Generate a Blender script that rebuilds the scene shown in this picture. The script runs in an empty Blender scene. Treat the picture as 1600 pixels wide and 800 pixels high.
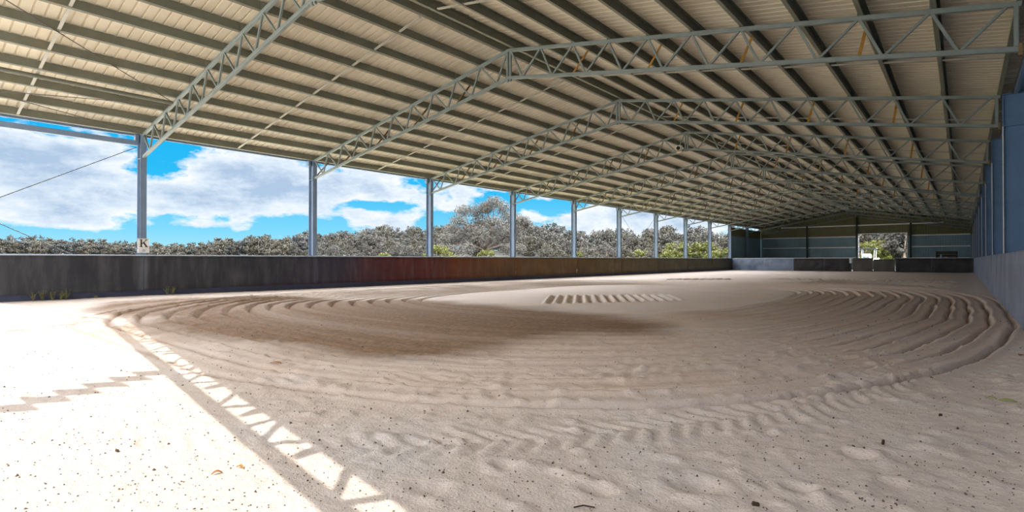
import bpy, math, random
import numpy as np
from mathutils import Vector, Matrix
random.seed(7)
sc = bpy.context.scene
COL = sc.collection
PI = math.pi

# ------------------------------------------------------------------ helpers
def tag(o, label=None, cat=None, group=None, kind=None):
    if label: o['label'] = label
    if cat: o['category'] = cat
    if group: o['group'] = group
    if kind: o['kind'] = kind
    return o

def empty(name, loc=(0, 0, 0), label=None, cat=None, group=None, kind=None):
    o = bpy.data.objects.new(name, None); COL.objects.link(o); o.location = loc
    o.empty_display_size = 0.2
    return tag(o, label, cat, group, kind)

class MB:
    def __init__(s): s.v = []; s.f = []
    def add(s, vs, fs):
        n = len(s.v); s.v += [tuple(v) for v in vs]; s.f += [tuple(i + n for i in f) for f in fs]; return s
    def hexa(s, c8):
        return s.add(c8, [(0,3,2,1),(4,5,6,7),(0,1,5,4),(1,2,6,5),(2,3,7,6),(3,0,4,7)])
    def box(s, x0, x1, y0, y1, z0, z1):
        return s.hexa([(x0,y0,z0),(x1,y0,z0),(x1,y1,z0),(x0,y1,z0),(x0,y0,z1),(x1,y0,z1),(x1,y1,z1),(x0,y1,z1)])
    def cham(s, x0, x1, y0, y1, z0, z1, c=0.02):
        # box with bevelled vertical and horizontal edges (octagonal plan, stepped top)
        def ring(ix, z): 
            a0,a1,b0,b1 = x0+ix,x1-ix,y0+ix,y1-ix
            return [(a0+c,b0,z),(a1-c,b0,z),(a1,b0+c,z),(a1,b1-c,z),(a1-c,b1,z),(a0+c,b1,z),(a0,b1-c,z),(a0,b0+c,z)]
        R = [ring(c,z0), ring(0,z0+c), ring(0,z1-c), ring(c,z1)]
        vs = [p for r in R for p in r]; fs = []
        for k in range(3):
            for i in range(8):
                j = (i+1) % 8; fs.append((k*8+i, k*8+j, k*8+8+j, k*8+8+i))
        fs.append(tuple(range(7,-1,-1))); fs.append(tuple(range(24,32)))
        return s.add(vs, fs)
    def prism(s, loop, p, q, up=(0,0,1)):
        # loop: 2-D outline (a along side, b along up) swept from p to q
        p = Vector(p); q = Vector(q); d = (q-p).normalized(); up = Vector(up)
        if abs(d.dot(up)) > .98: up = Vector((0,1,0))
        side = d.cross(up).normalized(); u2 = side.cross(d).normalized(); n = len(loop)
        vs = [p + side*a + u2*b for a,b in loop] + [q + side*a + u2*b for a,b in loop]
        fs = [(i, (i+1)%n, n+(i+1)%n, n+i) for i in range(n)]
        fs.append(tuple(range(n-1,-1,-1))); fs.append(tuple(range(n,2*n)))
        return s.add(vs, fs)
    def bar(s, p, q, w, h, up=(0,0,1)):
        return s.prism([(-w/2,-h/2),(w/2,-h/2),(w/2,h/2),(-w/2,h/2)], p, q, up)
    def rhs(s, p, q, w, h, up=(0,0,1), c=.008):
        a,b = w/2,h/2
        return s.prism([(-a+c,-b),(a-c,-b),(a,-b+c),(a,b-c),(a-c,b),(-a+c,b),(-a,b-c),(-a,-b+c)], p, q, up)
    def angle(s, p, q, w, t=.007, up=(0,0,1)):
        a = w/2
        return s.prism([(-a,-a),(a,-a),(a,-a+t),(-a+t,-a+t),(-a+t,a),(-a,a)], p, q, up)
    def tube(s, p, q, r, n=8, r2=None):
        r2 = r if r2 is None else r2
        p = Vector(p); q = Vector(q); d = (q-p).normalized()
        a = d.orthogonal().normalized(); b = d.cross(a)
        vs = [p + (a*math.cos(2*PI*i/n) + b*math.sin(2*PI*i/n))*r for i in range(n)]
        vs += [q + (a*math.cos(2*PI*i/n) + b*math.sin(2*PI*i/n))*r2 for i in range(n)]
        fs = [(i,(i+1)%n,n+(i+1)%n,n+i) for i in range(n)] + [tuple(range(n-1,-1,-1)), tuple(range(n,2*n))]
        return s.add(vs, fs)
    def lathe(s, prof, axis_p, axis_d, n=20):
        p = Vector(axis_p); d = Vector(axis_d).normalized(); a = d.orthogonal().normalized(); b = d.cross(a)
        vs = []; m = len(prof)
        for r, t in prof:
            for i in range(n):
                vs.append(p + d*t + (a*math.cos(2*PI*i/n)+b*math.sin(2*PI*i/n))*r)
        fs = []
        for k in range(m-1):
            for i in range(n):
                j = (i+1)%n; fs.append((k*n+i, k*n+j, (k+1)*n+j, (k+1)*n+i))
        fs.append(tuple(range(n-1,-1,-1))); fs.append(tuple(range((m-1)*n, m*n)))
        return s.add(vs, fs)
    def build(s, name, mat, parent=None, smooth=False, loc=None):
        me = bpy.data.meshes.new(name); me.from_pydata([tuple(v) for v in s.v], [], s.f); me.update()
        if mat: me.materials.append(mat)
        if smooth: me.polygons.foreach_set('use_smooth', [True]*len(me.polygons))
        o = bpy.data.objects.new(name, me); COL.objects.link(o)
        if loc is not None: o.location = loc
        if parent is not None:
            o.parent = parent
            o.matrix_parent_inverse = Matrix.Translation(parent.location).inverted() if parent.type == 'EMPTY' and parent.parent is None and not s.local else Matrix.Identity(4)
        return o
    local = False

def LMB():
    m = MB(); m.local = True; return m

def copy_tree(o, parent=None):
    c = o.copy(); COL.objects.link(c)
    if parent is not None: c.parent = parent
    for ch in list(o.children): copy_tree(ch, c)
    return c

# ------------------------------------------------------------------ node helpers
def new_mat(name):
    m = bpy.data.materials.new(name); m.use_nodes = True
    nt = m.node_tree; b = nt.nodes['Principled BSDF']
    return m, nt, b
def N(nt, t, **kw):
    n = nt.nodes.new(t)
    for k, v in kw.items():
        if k.startswith('i_'):
            n.inputs[int(k[2:])].default_value = v
        else: setattr(n, k, v)
    return n
def math_n(nt, op, a, b=None, c=None, clamp=False):
    n = nt.nodes.new('ShaderNodeMath'); n.operation = op; n.use_clamp = clamp
    for i, x in enumerate((a, b, c)):
        if x is None: continue
        if isinstance(x, (int, float)): n.inputs[i].default_value = x
        else: nt.links.new(x, n.inputs[i])
    return n.outputs[0]
def mix(nt, fac, a, b, mode='MIX'):
    n = nt.nodes.new('ShaderNodeMix'); n.data_type = 'RGBA'; n.blend_type = mode
    for sock, x in ((n.inputs[0], fac), (n.inputs[6], a), (n.inputs[7], b)):
        if isinstance(x, (int, float)): sock.default_value = x
        elif isinstance(x, tuple): sock.default_value = (*x, 1) if len(x) == 3 else x
        else: nt.links.new(x, sock)
    return n.outputs[2]
def noise(nt, vec, scale, detail=4, rough=.55, out=0):
    n = N(nt, 'ShaderNodeTexNoise'); n.inputs['Scale'].default_value = scale
    n.inputs['Detail'].default_value = detail; n.inputs['Roughness'].default_value = rough
    if vec is not None: nt.links.new(vec, n.inputs['Vector'])
    return n.outputs[out]
def ramp(nt, fac, stops):
    n = N(nt, 'ShaderNodeValToRGB'); e = n.color_ramp.elements
    while len(e) < len(stops): e.new(.5)
    for el, (p, c) in zip(e, stops):
        el.position = p; el.color = (*c, 1) if not isinstance(c, (int, float)) else (c, c, c, 1)
    nt.links.new(fac, n.inputs[0]); return n.outputs[0]
def bump(nt, b, h, strength=.3, dist=.02):
    n = N(nt, 'ShaderNodeBump'); n.inputs['Strength'].default_value = strength; n.inputs['Distance'].default_value = dist
    nt.links.new(h, n.inputs['Height']); nt.links.new(n.outputs[0], b.inputs['Normal'])
def pos(nt): return N(nt, 'ShaderNodeNewGeometry').outputs['Position']
def objc(nt): return N(nt, 'ShaderNodeTexCoord').outputs['Object']

def metal(name, base, var=.25, rough=.55, met=0.0, scale=3, tint=None, spec=.4):
    m, nt, b = new_mat(name); v = pos(nt)
    n1 = noise(nt, v, scale, 5, .6)
    dark = tuple(c*(1-var) for c in base); lite = tuple(min(1, c*(1+var)) for c in base)
    c = ramp(nt, n1, [(.3, dark), (.7, lite)])
    if tint:
        n2 = noise(nt, v, scale*.6, 3, .7)
        k = ramp(nt, n2, [(.55, 0.0), (.75, 1.0)])
        c = mix(nt, math_n(nt, 'MULTIPLY', k, tint[1]), c, tint[0])
    nt.links.new(c, b.inputs['Base Color'])
    b.inputs['Roughness'].default_value = rough; b.inputs['Metallic'].default_value = met
    b.inputs['Specular IOR Level'].default_value = spec
    return m
def plain(name, base, rough=.6, spec=.3, met=0):
    return metal(name, base, .12, rough, met, 8, None, spec)

M = {}
M['sheet'] = metal('roof_sheet', (.665, .615, .475), .06, .5, 0, 1.2, ((.62, .53, .38), .5), .3)
M['purlin'] = metal('galvanised_purlin', (.165, .175, .135), .14, .5, 0, 2.0, ((.24, .175, .09), .6), .4)
M['truss'] = metal('galvanised_truss', (.20, .245, .235), .10, .45, 0, 4, None, .5)
M['column'] = metal('blue_grey_column', (.19, .27, .39), .10, .4, 0, 2, None, .5)
M['fly'] = metal('ochre_primer', (.52, .28, .06), .2, .6, 0, 6)
M['column_right'] = metal('blue_column', (.13, .245, .42), .10, .45, 0, 2, None, .4)
M['brown_shade_fly'] = metal('brown_shade_primer', (.20, .13, .06), .2, .6, 0, 6)  # shade put into the left fly braces' colour; plain brown on end plates
M['bridge'] = metal('pale_bridging', (.40, .39, .33), .1, .5, 0, 4)
M['rod'] = plain('dark_rod', (.12, .12, .12), .5)
M['ridge'] = metal('ridge_flashing', (.74, .72, .60), .06, .5)
M['walls'] = metal('wall_sheet_blue', (.14, .24, .40), .1, .45, 0, 2, None, .5)
def end_sheet():
    # blue-grey up to the third girt, darker olive in the gable above it
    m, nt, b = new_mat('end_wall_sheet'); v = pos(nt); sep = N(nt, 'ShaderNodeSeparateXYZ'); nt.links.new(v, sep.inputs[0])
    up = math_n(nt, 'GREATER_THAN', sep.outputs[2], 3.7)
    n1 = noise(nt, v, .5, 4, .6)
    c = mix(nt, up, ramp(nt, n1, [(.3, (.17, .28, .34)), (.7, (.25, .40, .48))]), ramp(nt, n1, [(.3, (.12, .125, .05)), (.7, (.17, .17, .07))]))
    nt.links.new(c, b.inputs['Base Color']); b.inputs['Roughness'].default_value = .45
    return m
M['endsheet'] = end_sheet()
M['girt'] = metal('girt_pale', (.84, .85, .84), .05, .5)
M['post'] = plain('dark_post', (.035, .045, .045), .5)
M['toprail'] = metal('top_rail_blue', (.42, .50, .62), .1, .5)
M['white'] = plain('white_paint', (.85, .85, .83), .5)
M['black'] = plain('black_paint', (.012, .012, .012), .5)
M['rubber'] = plain('tyre_rubber', (.025, .025, .025), .8)
M['concrete'] = metal('concrete_slab', (.42, .40, .37), .12, .8, 0, 1.5)

def belt_mat(name, stops, rough=.55, streak=1.0):
    # rubber belting: colour ramp along the wall, dust smears, vertical scuffs
    m, nt, b = new_mat(name); v = pos(nt)
    sep = N(nt, 'ShaderNodeSeparateXYZ'); nt.links.new(v, sep.inputs[0])
    n0 = noise(nt, v, .35, 2, .5)
    y = math_n(nt, 'ADD', sep.outputs[1], math_n(nt, 'MULTIPLY', math_n(nt, 'SUBTRACT', n0, .5), 5))
    f = math_n(nt, 'DIVIDE', math_n(nt, 'ADD', y, 4), 64, clamp=True)
    c = ramp(nt, f, stops)
    mp = N(nt, 'ShaderNodeMapping'); mp.inputs['Scale'].default_value = (1, 2.2, .35); nt.links.new(v, mp.inputs[0])
    n1 = noise(nt, mp.outputs[0], 2.0, 6, .65)
    c = mix(nt, math_n(nt, 'MULTIPLY', ramp(nt, n1, [(.46, 0.0), (.78, 1.0)]), .30*streak), c, (.42, .40, .42))
    n2 = noise(nt, v, 1.1, 4, .6)
    c = mix(nt, ramp(nt, n2, [(.3, .65), (.6, 0.0)]), c, mix(nt, .6, c, (.01, .012, .02)))
    nt.links.new(c, b.inputs['Base Color']); b.inputs['Roughness'].default_value = rough
    b.inputs['Specular IOR Level'].default_value = .35
    bump(nt, b, n1, .35, .03)
    return m
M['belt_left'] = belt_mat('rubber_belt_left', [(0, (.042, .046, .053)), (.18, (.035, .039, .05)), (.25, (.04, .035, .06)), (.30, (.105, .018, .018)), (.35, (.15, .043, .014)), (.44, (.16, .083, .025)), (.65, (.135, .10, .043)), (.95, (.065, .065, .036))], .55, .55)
M['belt_end'] = belt_mat('rubber_belt_end', [(0, (.15, .21, .32)), (1, (.24, .32, .45))], .4, 1.3)
M['belt_dark'] = belt_mat('rubber_belt_dark', [(0, (.02, .022, .025)), (1, (.035, .035, .036))], .45, .35)
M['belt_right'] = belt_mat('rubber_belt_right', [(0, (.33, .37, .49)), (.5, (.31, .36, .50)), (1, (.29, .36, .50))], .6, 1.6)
M['baseboard'] = metal('base_board_blue', (.05, .06, .11), .2, .6, 0, 1.5)
M['gate'] = belt_mat('gate_belt', [(0, (.10, .10, .10)), (1, (.13, .125, .11))], .6, .8)

# ------------------------------------------------------------------ dimensions (metres)
XM, HW = -9.18, 9.875
XL, XR = XM - HW, XM + HW
FY = [-2.46, 5.21, 10.80, 16.69, 22.74, 28.84, 34.72, 40.83, 46.89, 52.93, 58.85, 64.9, 70.85]
Y_FRONT, Y_END, Y_BOARD = -2.99, 71.0, 59.0
SL = .1823
zt = lambda u: 6.66 - SL*abs(u)          # top chord centre line
zb = lambda u: 5.93 - .1760*abs(u)       # bottom chord centre line
zs = lambda u: 6.66 + .262 - SL*abs(u)   # underside of the roof sheets
TOPN = [1.05 + .97*k for k in range(9)] + [9.80]
BOTN = [.45] + [1.40 + .968*k for k in range(9)]
ORD = ['first', 'second', 'third', 'fourth', 'fifth', 'sixth', 'seventh', 'eighth', 'ninth', 'tenth', 'eleventh', 'twelfth', 'thirteenth']

# ------------------------------------------------------------------ value noise for the sand
rng = np.random.default_rng(3)
LAT = rng.random((256, 256))
def vnoise(x, y, s, off=0):
    x = x*s + off*17.3; y = y*s + off*9.1
    xi = np.floor(x).astype(int); yi = np.floor(y).astype(int); fx = x-xi; fy = y-yi
    fx = fx*fx*(3-2*fx); fy = fy*fy*(3-2*fy)
    g = lambda a, b: LAT[a % 256, b % 256]
    return (g(xi,yi)*(1-fx)+g(xi+1,yi)*fx)*(1-fy) + (g(xi,yi+1)*(1-fx)+g(xi+1,yi+1)*fx)*fy
def fbm(x, y, s, o=4, off=0):
    r = 0; a = .5
    for k in range(o): r = r + a*(vnoise(x, y, s*2**k, off+k)-.5); a *= .5
    return r
def sstep(a, b, x):
    t = np.clip((x-a)/(b-a), 0, 1); return t*t*(3-2*t)

def ring_d(X, Y):
    # metres measured out from the middle of the harrowed oval
    n = 3.1
    return 8.5*((np.abs(X+8.2)/8.5)**n + (np.abs(Y-15.5)/13.0)**n)**(1/n)

def track(X, Y, cx, cy, R, w, a0, a1, pitch, depth):
    # tractor tyre track: chevron cleats pressed along an arc
    dx, dy = X-cx, Y-cy; r = np.hypot(dx, dy); a = np.degrees(np.arctan2(dy, dx))
    s = np.radians(a)*R; t = (r-R)/(w/2)
    inside = sstep(1.15, .85, np.abs(t))*sstep(a0-3, a0+3, a)*sstep(a1+3, a1-3, a)
    ph = (s/pitch + np.abs(t)*.9 + .5*(t > 0)) % 1.0
    cleat = sstep(.10, .3, ph)*sstep(.95, .6, ph)
    return inside*(cleat*depth - depth*.45)

def sand_height(X, Y, want_groove=False):
    warp = .16*fbm(X, Y, .35, 2, 5)*2
    d = ring_d(X, Y) + warp + .05*fbm(X, Y, 2.5, 3, 8)
    pitch = .30
    ph = (d/pitch) % 1.0
    saw = .35 - 1.15*np.exp(-((ph-.5)/.10)**2) + .30*np.exp(-((ph-.76)/.12)**2)    # narrow grooves with a thrown-up lip
    amp = .034 + .032*sstep(-9.5, -3, X)*sstep(2.6, 5.5, Y) + .020*sstep(-9, -12, X) + .026*sstep(-7, -4, X)*sstep(7.5, 5.5, Y)
    amp = amp*sstep(3.9, 4.6, d)*sstep(9.05, 8.75, d)
    amp = amp*(.55 + .9*np.clip(vnoise(X, Y, .45, 3), 0, 1))
    amp = amp*(1 - .4*np.exp(-(((X+5.2)/2.6)**2 + ((Y-4.2)/2.2)**2)))    # trampled patch in front
    amp = amp*(1 - .8*sstep(21, 29, Y)*sstep(-6, -9, X))
    z = saw*amp*1.2
    groove = np.exp(-((ph-.51)/.095)**2)*np.clip(amp/.045, 0, 1)
    # second set of curved furrows at the far right
    d2 = np.hypot((X+3.2)*1.0, (Y-27)*.45); p2 = (d2/.34) % 1
    z += (np.where(p2 < .4, p2/.4, (1-p2)/.6)-.45)*.06*sstep(1.2, 1.6, d2)*sstep(3.4, 3.0, d2)*sstep(26, 30, Y)
    # smooth disc with a cross-hatched tyre track through the middle
    px_, py_ = X+8.11, Y-10.8
    a_ = (.84*px_ + .54*py_)/.922; b_ = (-.82*px_ + .57*py_)/.922       # skewed axes: along the band, across it
    tb = sstep(-.1, .25, b_)*sstep(3.3-.15*a_, 2.9-.15*a_, b_)*sstep(-.1, .1, a_)*sstep(4.3, 3.9, a_)
    sn = np.sin(a_*2*PI/.285 + .8*fbm(X, Y, .8, 2, 33))
    z += tb*.05*sn
    groove = np.maximum(groove, .55*tb*sstep(.0, -.7, sn))
    # cleat marks of a turning tractor towards the far end
    yl = 33.6 + .12*(X+4) + .3*np.sin(X*.7)
    fm = sstep(.75, .45, np.abs(Y-yl))*sstep(-9.5, -7, X)*sstep(.2, -.4, X)
    fs_ = np.sin(X*2*PI/.52 + np.sign(Y-yl)*1.2); z += fm*.075*fs_
    groove = np.maximum(groove, .95*fm*sstep(.2, -.5, fs_))
    fm2 = sstep(.6, .4, np.abs(Y-29.5-.9*(X+11.5)))*sstep(-12.9, -12.4, X)*sstep(-9.6, -10.2, X)
    z += fm2*.06*np.sin(X*2*PI/.34)
    # tyre tracks
    z += track(X, Y, -8.12, 7.35, 7.7, .42, -75, -6, .165, .018)
    z += track(X, Y, -8.9, 8.6, 7.55, .34, -62, -8, .19, .013)
    z += track(X, Y, -9.0, 60, 30.5, .5, -86, -58, .5, .055) + track(X, Y, -9.0, 60, 32.6, .5, -86, -58, .5, .055)
    # footprints and soft lumps
    for fx, fy, fr in ((-1.02, 2.62, .12), (-.62, 2.9, .07), (-1.35, 2.25, .08), (-2.0, 1.75, .09), (-.45, 3.6, .08), (-1.9, 2.2, .07)):
        q = np.hypot(X-fx, (Y-fy)*1.3)/fr
        z += -.030*np.exp(-q*q) + .014*np.exp(-(q-1.5)**2*3)
    near = sstep(16, 6, Y)
    clod = fbm(X, Y, 9, 3, 11)
    z += near*.013*np.clip(clod-.06, 0, 1)*2.2*(1+2.6*sstep(4.6, 8.6, d)*sstep(12, 9, d))
    z += .005*fbm(X, Y, 4.2, 4, 2) + .02*fbm(X, Y, .5, 2, 4) + .010*near*fbm(X, Y, 14, 2, 6)
    # combed drag marks beside the right-hand wall
    dm = sstep(-1.3, -.6, X)*sstep(8, 5, Y)
    z += dm*.012*fbm(X*3.2 + Y*1.9, Y*.35 - X*.3, 2.2, 3, 9)*2
    # sand banked up along the open side and in the near corner
    z += .02*sstep(-17.0, -18.8, X)*(.6+.8*fbm(X, Y, .4, 2, 12)*2)*sstep(30, 8, Y) + .03*sstep(-13, -17, X)*sstep(9, 3, Y)
    z += .035*sstep(.15, .6, X)
    calm = sstep(-.5, .5, 1.9-Y+(-X-2.5)*.12)*.55
    return (z*(1-calm), groove) if want_groove else z*(1-calm)

def make_floor():
    xs = np.concatenate([np.arange(-19.6, -4.0, .05), np.arange(-4.0, .86, .028), [.86]])
    ys = [-3.1]
    while ys[-1] < 59.4:
        y = ys[-1]; ys.append(y + (.05 if y < .2 else .026 + .0022*max(0, y-1.2) if y < 30 else .11 + .004*(y-30)))
    ys = np.array(ys); X, Y = np.meshgrid(xs, ys)
    Z, GR = sand_height(X, Y, True)
    nx, ny = len(xs), len(ys)
    co = np.stack([X, Y, Z], -1).reshape(-1, 3).astype(np.float32)
    idx = np.arange(nx*ny).reshape(ny, nx)
    q = np.stack([idx[:-1,:-1], idx[:-1,1:], idx[1:,1:], idx[1:,:-1]], -1).reshape(-1, 4).astype(np.int32)
    me = bpy.data.meshes.new('floor'); me.vertices.add(len(co)); me.vertices.foreach_set('co', co.ravel())
    me.loops.add(q.size); me.loops.foreach_set('vertex_index', q.ravel())
    me.polygons.add(len(q)); me.polygons.foreach_set('loop_start', np.arange(0, q.size, 4, dtype=np.int32))
    me.polygons.foreach_set('loop_total', np.full(len(q), 4, dtype=np.int32))
    me.polygons.foreach_set('use_smooth', np.ones(len(q), dtype=bool))
    me.update(calc_edges=True); me.validate()
    # damp brown soil turned up by the harrow (a stain with its own shape)
    w = 1.3*fbm(X, Y, .45, 4, 21)*2
    d = ring_d(X, Y)
    a = np.hypot((X+8.6)/4.9, (Y-6.3)/(3.9)) + .22*w
    damp = sstep(1.12, .80, a)
    b2 = np.hypot((X+13.4)/3.6, (Y-5.6)/2.9) + .22*w
    damp = np.maximum(damp, .9*sstep(1.1, .8, b2))
    damp *= .72 + .5*np.clip(.5+fbm(d*1.4, Y*.12, 1.6, 3, 23)*2, 0, 1)
    far = .45*sstep(4.0, 5.5, d)*sstep(9.2, 8.5, d)*sstep(-9, -4, X)*(.5+np.clip(.5+fbm(X, Y, .8, 3, 25)*2, 0, 1))
    rust = 1.3*np.exp(-(((X+9.6)/1.6)**2 + ((Y-2.35)/.45)**2))*np.clip(.4+2*fbm(X, Y, 2.5, 3, 27), 0, 1)
    at = me.attributes.new('damp', 'FLOAT', 'POINT'); at.data.foreach_set('value', np.clip(np.maximum(damp, 0), 0, 1).ravel().astype(np.float32))
    at = me.attributes.new('rust', 'FLOAT', 'POINT'); at.data.foreach_set('value', np.clip(np.maximum(rust, far*.8), 0, 1).ravel().astype(np.float32))
    at = me.attributes.new('groove', 'FLOAT', 'POINT'); at.data.foreach_set('value', (GR*np.clip(.75+1.5*fbm(X, Y, 1.2, 3, 31), .25, 1)).ravel().astype(np.float32))
    m, nt, b = new_mat('arena_sand'); v = pos(nt)
    n1 = noise(nt, v, .9, 6, .6); n2 = noise(nt, v, 14, 6, .7); n3 = noise(nt, v, 70, 4, .7)
    c = ramp(nt, n1, [(.32, (.82, .73, .68)), (.52, (.87, .775, .715)), (.7, (.83, .80, .80))])
    c = mix(nt, math_n(nt, 'MULTIPLY', ramp(nt, n2, [(.35, 1.0), (.62, 0.0)]), .20), c, (.55, .40, .31))
    ar = N(nt, 'ShaderNodeAttribute'); ar.attribute_name = 'rust'
    c = mix(nt, math_n(nt, 'MULTIPLY', ar.outputs['Fac'], .9), c, (.76, .56, .43))
    ad = N(nt, 'ShaderNodeAttribute'); ad.attribute_name = 'damp'
    dc = ramp(nt, n2, [(.3, (.165, .10, .055)), (.7, (.33, .215, .135))])
    c = mix(nt, math_n(nt, 'MULTIPLY', ad.outputs['Fac'], .92), c, dc)
    c = mix(nt, math_n(nt, 'MULTIPLY', ramp(nt, n3, [(.3, 1.0), (.5, 0.0)]), .25), c, (.30, .23, .17))
    ag = N(nt, 'ShaderNodeAttribute'); ag.attribute_name = 'groove'      # darker red-brown along the grooves and track marks
    c = mix(nt, math_n(nt, 'MULTIPLY', ag.outputs['Fac'], .72), c, (.30, .175, .105))
    nt.links.new(c, b.inputs['Base Color']); b.inputs['Roughness'].default_value = .95; b.inputs['Specular IOR Level'].default_value = .1
    h = math_n(nt, 'ADD', math_n(nt, 'MULTIPLY', n2, .7), math_n(nt, 'MULTIPLY', n3, .35))
    bump(nt, b, h, .8, .025)
    me.materials.append(m)
    o = bpy.data.objects.new('floor', me); COL.objects.link(o)
    return tag(o, 'pale harrowed sand floor of the riding arena with curved furrows', None, None, 'structure')
make_floor()
def sand_z(x, y): return float(sand_height(np.array([[float(x)]]), np.array([[float(y)]]))[0, 0])

o = MB().box(XL-.5, XR+.5, 59.35, Y_END+.3, -.3, -.01).build('floor', M['concrete']); tag(o, 'grey concrete slab behind the far kickboard', None, None, 'structure')

# ------------------------------------------------------------------ camera
YAW, PITCH, F = math.radians(40.058), math.radians(.392), 837.41
CAMP = Vector((0, 0, 1.113))
cam = bpy.data.cameras.new('camera'); cam.sensor_width = 36; cam.lens = 36*F/1600; cam.clip_end = 3000; cam.clip_start = .05
co = bpy.data.objects.new('camera', cam); COL.objects.link(co); co.location = CAMP
co.rotation_euler = (PI/2 + PITCH, math.radians(-.041)*0, YAW); sc.camera = co
fwv = Vector((-math.sin(YAW)*math.cos(PITCH), math.cos(YAW)*math.cos(PITCH), math.sin(PITCH)))
rtv = Vector((math.cos(YAW), math.sin(YAW), 0)); upv = rtv.cross(fwv)
def az_dir(px):        # compass direction (unit, horizontal) seen at a column of the photograph
    d = fwv*1 + rtv*((px-800)/F); return Vector((d.x, d.y, 0)).normalized(), Vector((d.x, d.y, 0)).length

# ------------------------------------------------------------------ roof sheets
def roof_slope(side):
    m = MB(); prof = []          # (y, height above pan)
    y = Y_FRONT
    while y < Y_END + .2:
        prof += [(y, 0), (y+.150, 0), (y+.162, .03), (y+.186, .03), (y+.198, 0)]; y += .2
    us = [0.0, 10.25]
    for t in (0, .004):
        for yy, h in prof:
            for u in us: m.v.append((XM + side*u, yy, zs(u) + h + t))
    n = len(prof)
    for t in range(2):
        for i in range(n-1):
            a = t*2*n + 2*i
            f = (a, a+1, a+3, a+2); m.f.append(f if (side > 0) == (t == 1) else f[::-1])
    return m.build('ceiling', M['sheet'])
for sd, w in ((-1, 'left'), (1, 'right')):
    o = roof_slope(sd); tag(o, 'cream corrugated roof sheeting of the %s slope' % w, None, None, 'structure')
# ridge capping: folded strip along the ridge, just below the sheets' joint
m = MB(); m.prism([(-.22, -.045), (0, .0), (.22, -.045), (.22, -.05), (0, -.008), (-.22, -.05)], (XM, Y_FRONT, zs(0)-.006), (XM, Y_END, zs(0)-.006))
tag(m.build('ridge_capping', M['ridge']), 'pale folded ridge strip along the roof peak', 'ridge cap')

# ------------------------------------------------------------------ purlins
def c_section(h=.2, w=.075, l=.018, t=.005, flip=1):
    pts = [(0,0),(w,0),(w,l),(w-t,l),(w-t,t),(t,t),(t,h-t),(w-t,h-t),(w-t,h-l),(w,h-l),(w,h),(0,h)]
    return [(flip*a, b) for a, b in pts]
PUR_U = [.16] + TOPN
for side, w in ((-1, 'left'), (1, 'right')):
    for k, u in enumerate(PUR_U):
        x = XM + side*u; z = zt(u) + .041
        ang = math.atan(SL)*side      # roll of the section to lie square to the roof
        prof = c_section(.2, .075, .018, .005, side)
        ca, sa = math.cos(-ang), math.sin(-ang)
        loop = [(a*ca - b*sa, a*sa + b*ca) for a, b in prof]
        m = MB(); m.prism(loop if side > 0 else loop[::-1], (x, Y_FRONT+.03, z), (x, Y_END-.05, z))
        nm = 'right next to the ridge strip' if k == 0 else ('lowest one along the %s eave' % w if k == 10 else '%s down from the ridge' % ORD[k])
        tag(m.build('purlin', M['purlin']), 'galvanised roof purlin on the %s slope, %s' % (w, nm), 'purlin', 'roof purlins on the %s slope' % w)

# fascia beam and gutter along the open eave, and along the right eave
for side, w in ((-1, 'left'), (1, 'right')):
    x = XM + side*10.12
    m = MB(); m.prism([(-.03,-.19),(.03,-.19),(.03,.0),(-.03,.0)], (x, Y_FRONT+.02, zs(10.12)-.01), (x, Y_END, zs(10.12)-.01))
    e = tag(m.build('eave_beam', M['column']), 'blue-grey eave fascia beam along the %s edge of the roof' % w, 'eave beam')
    g = MB(); xo = XM + side*10.24
    g.prism([(-.08,0),(.08,0),(.08,.12),(.074,.12),(.074,.006),(-.074,.006),(-.074,.12),(-.08,.12)], (xo, Y_FRONT, zs(10.24)-.14), (xo, Y_END, zs(10.24)-.14))
    g.build('gutter', M['column'], e)

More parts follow.
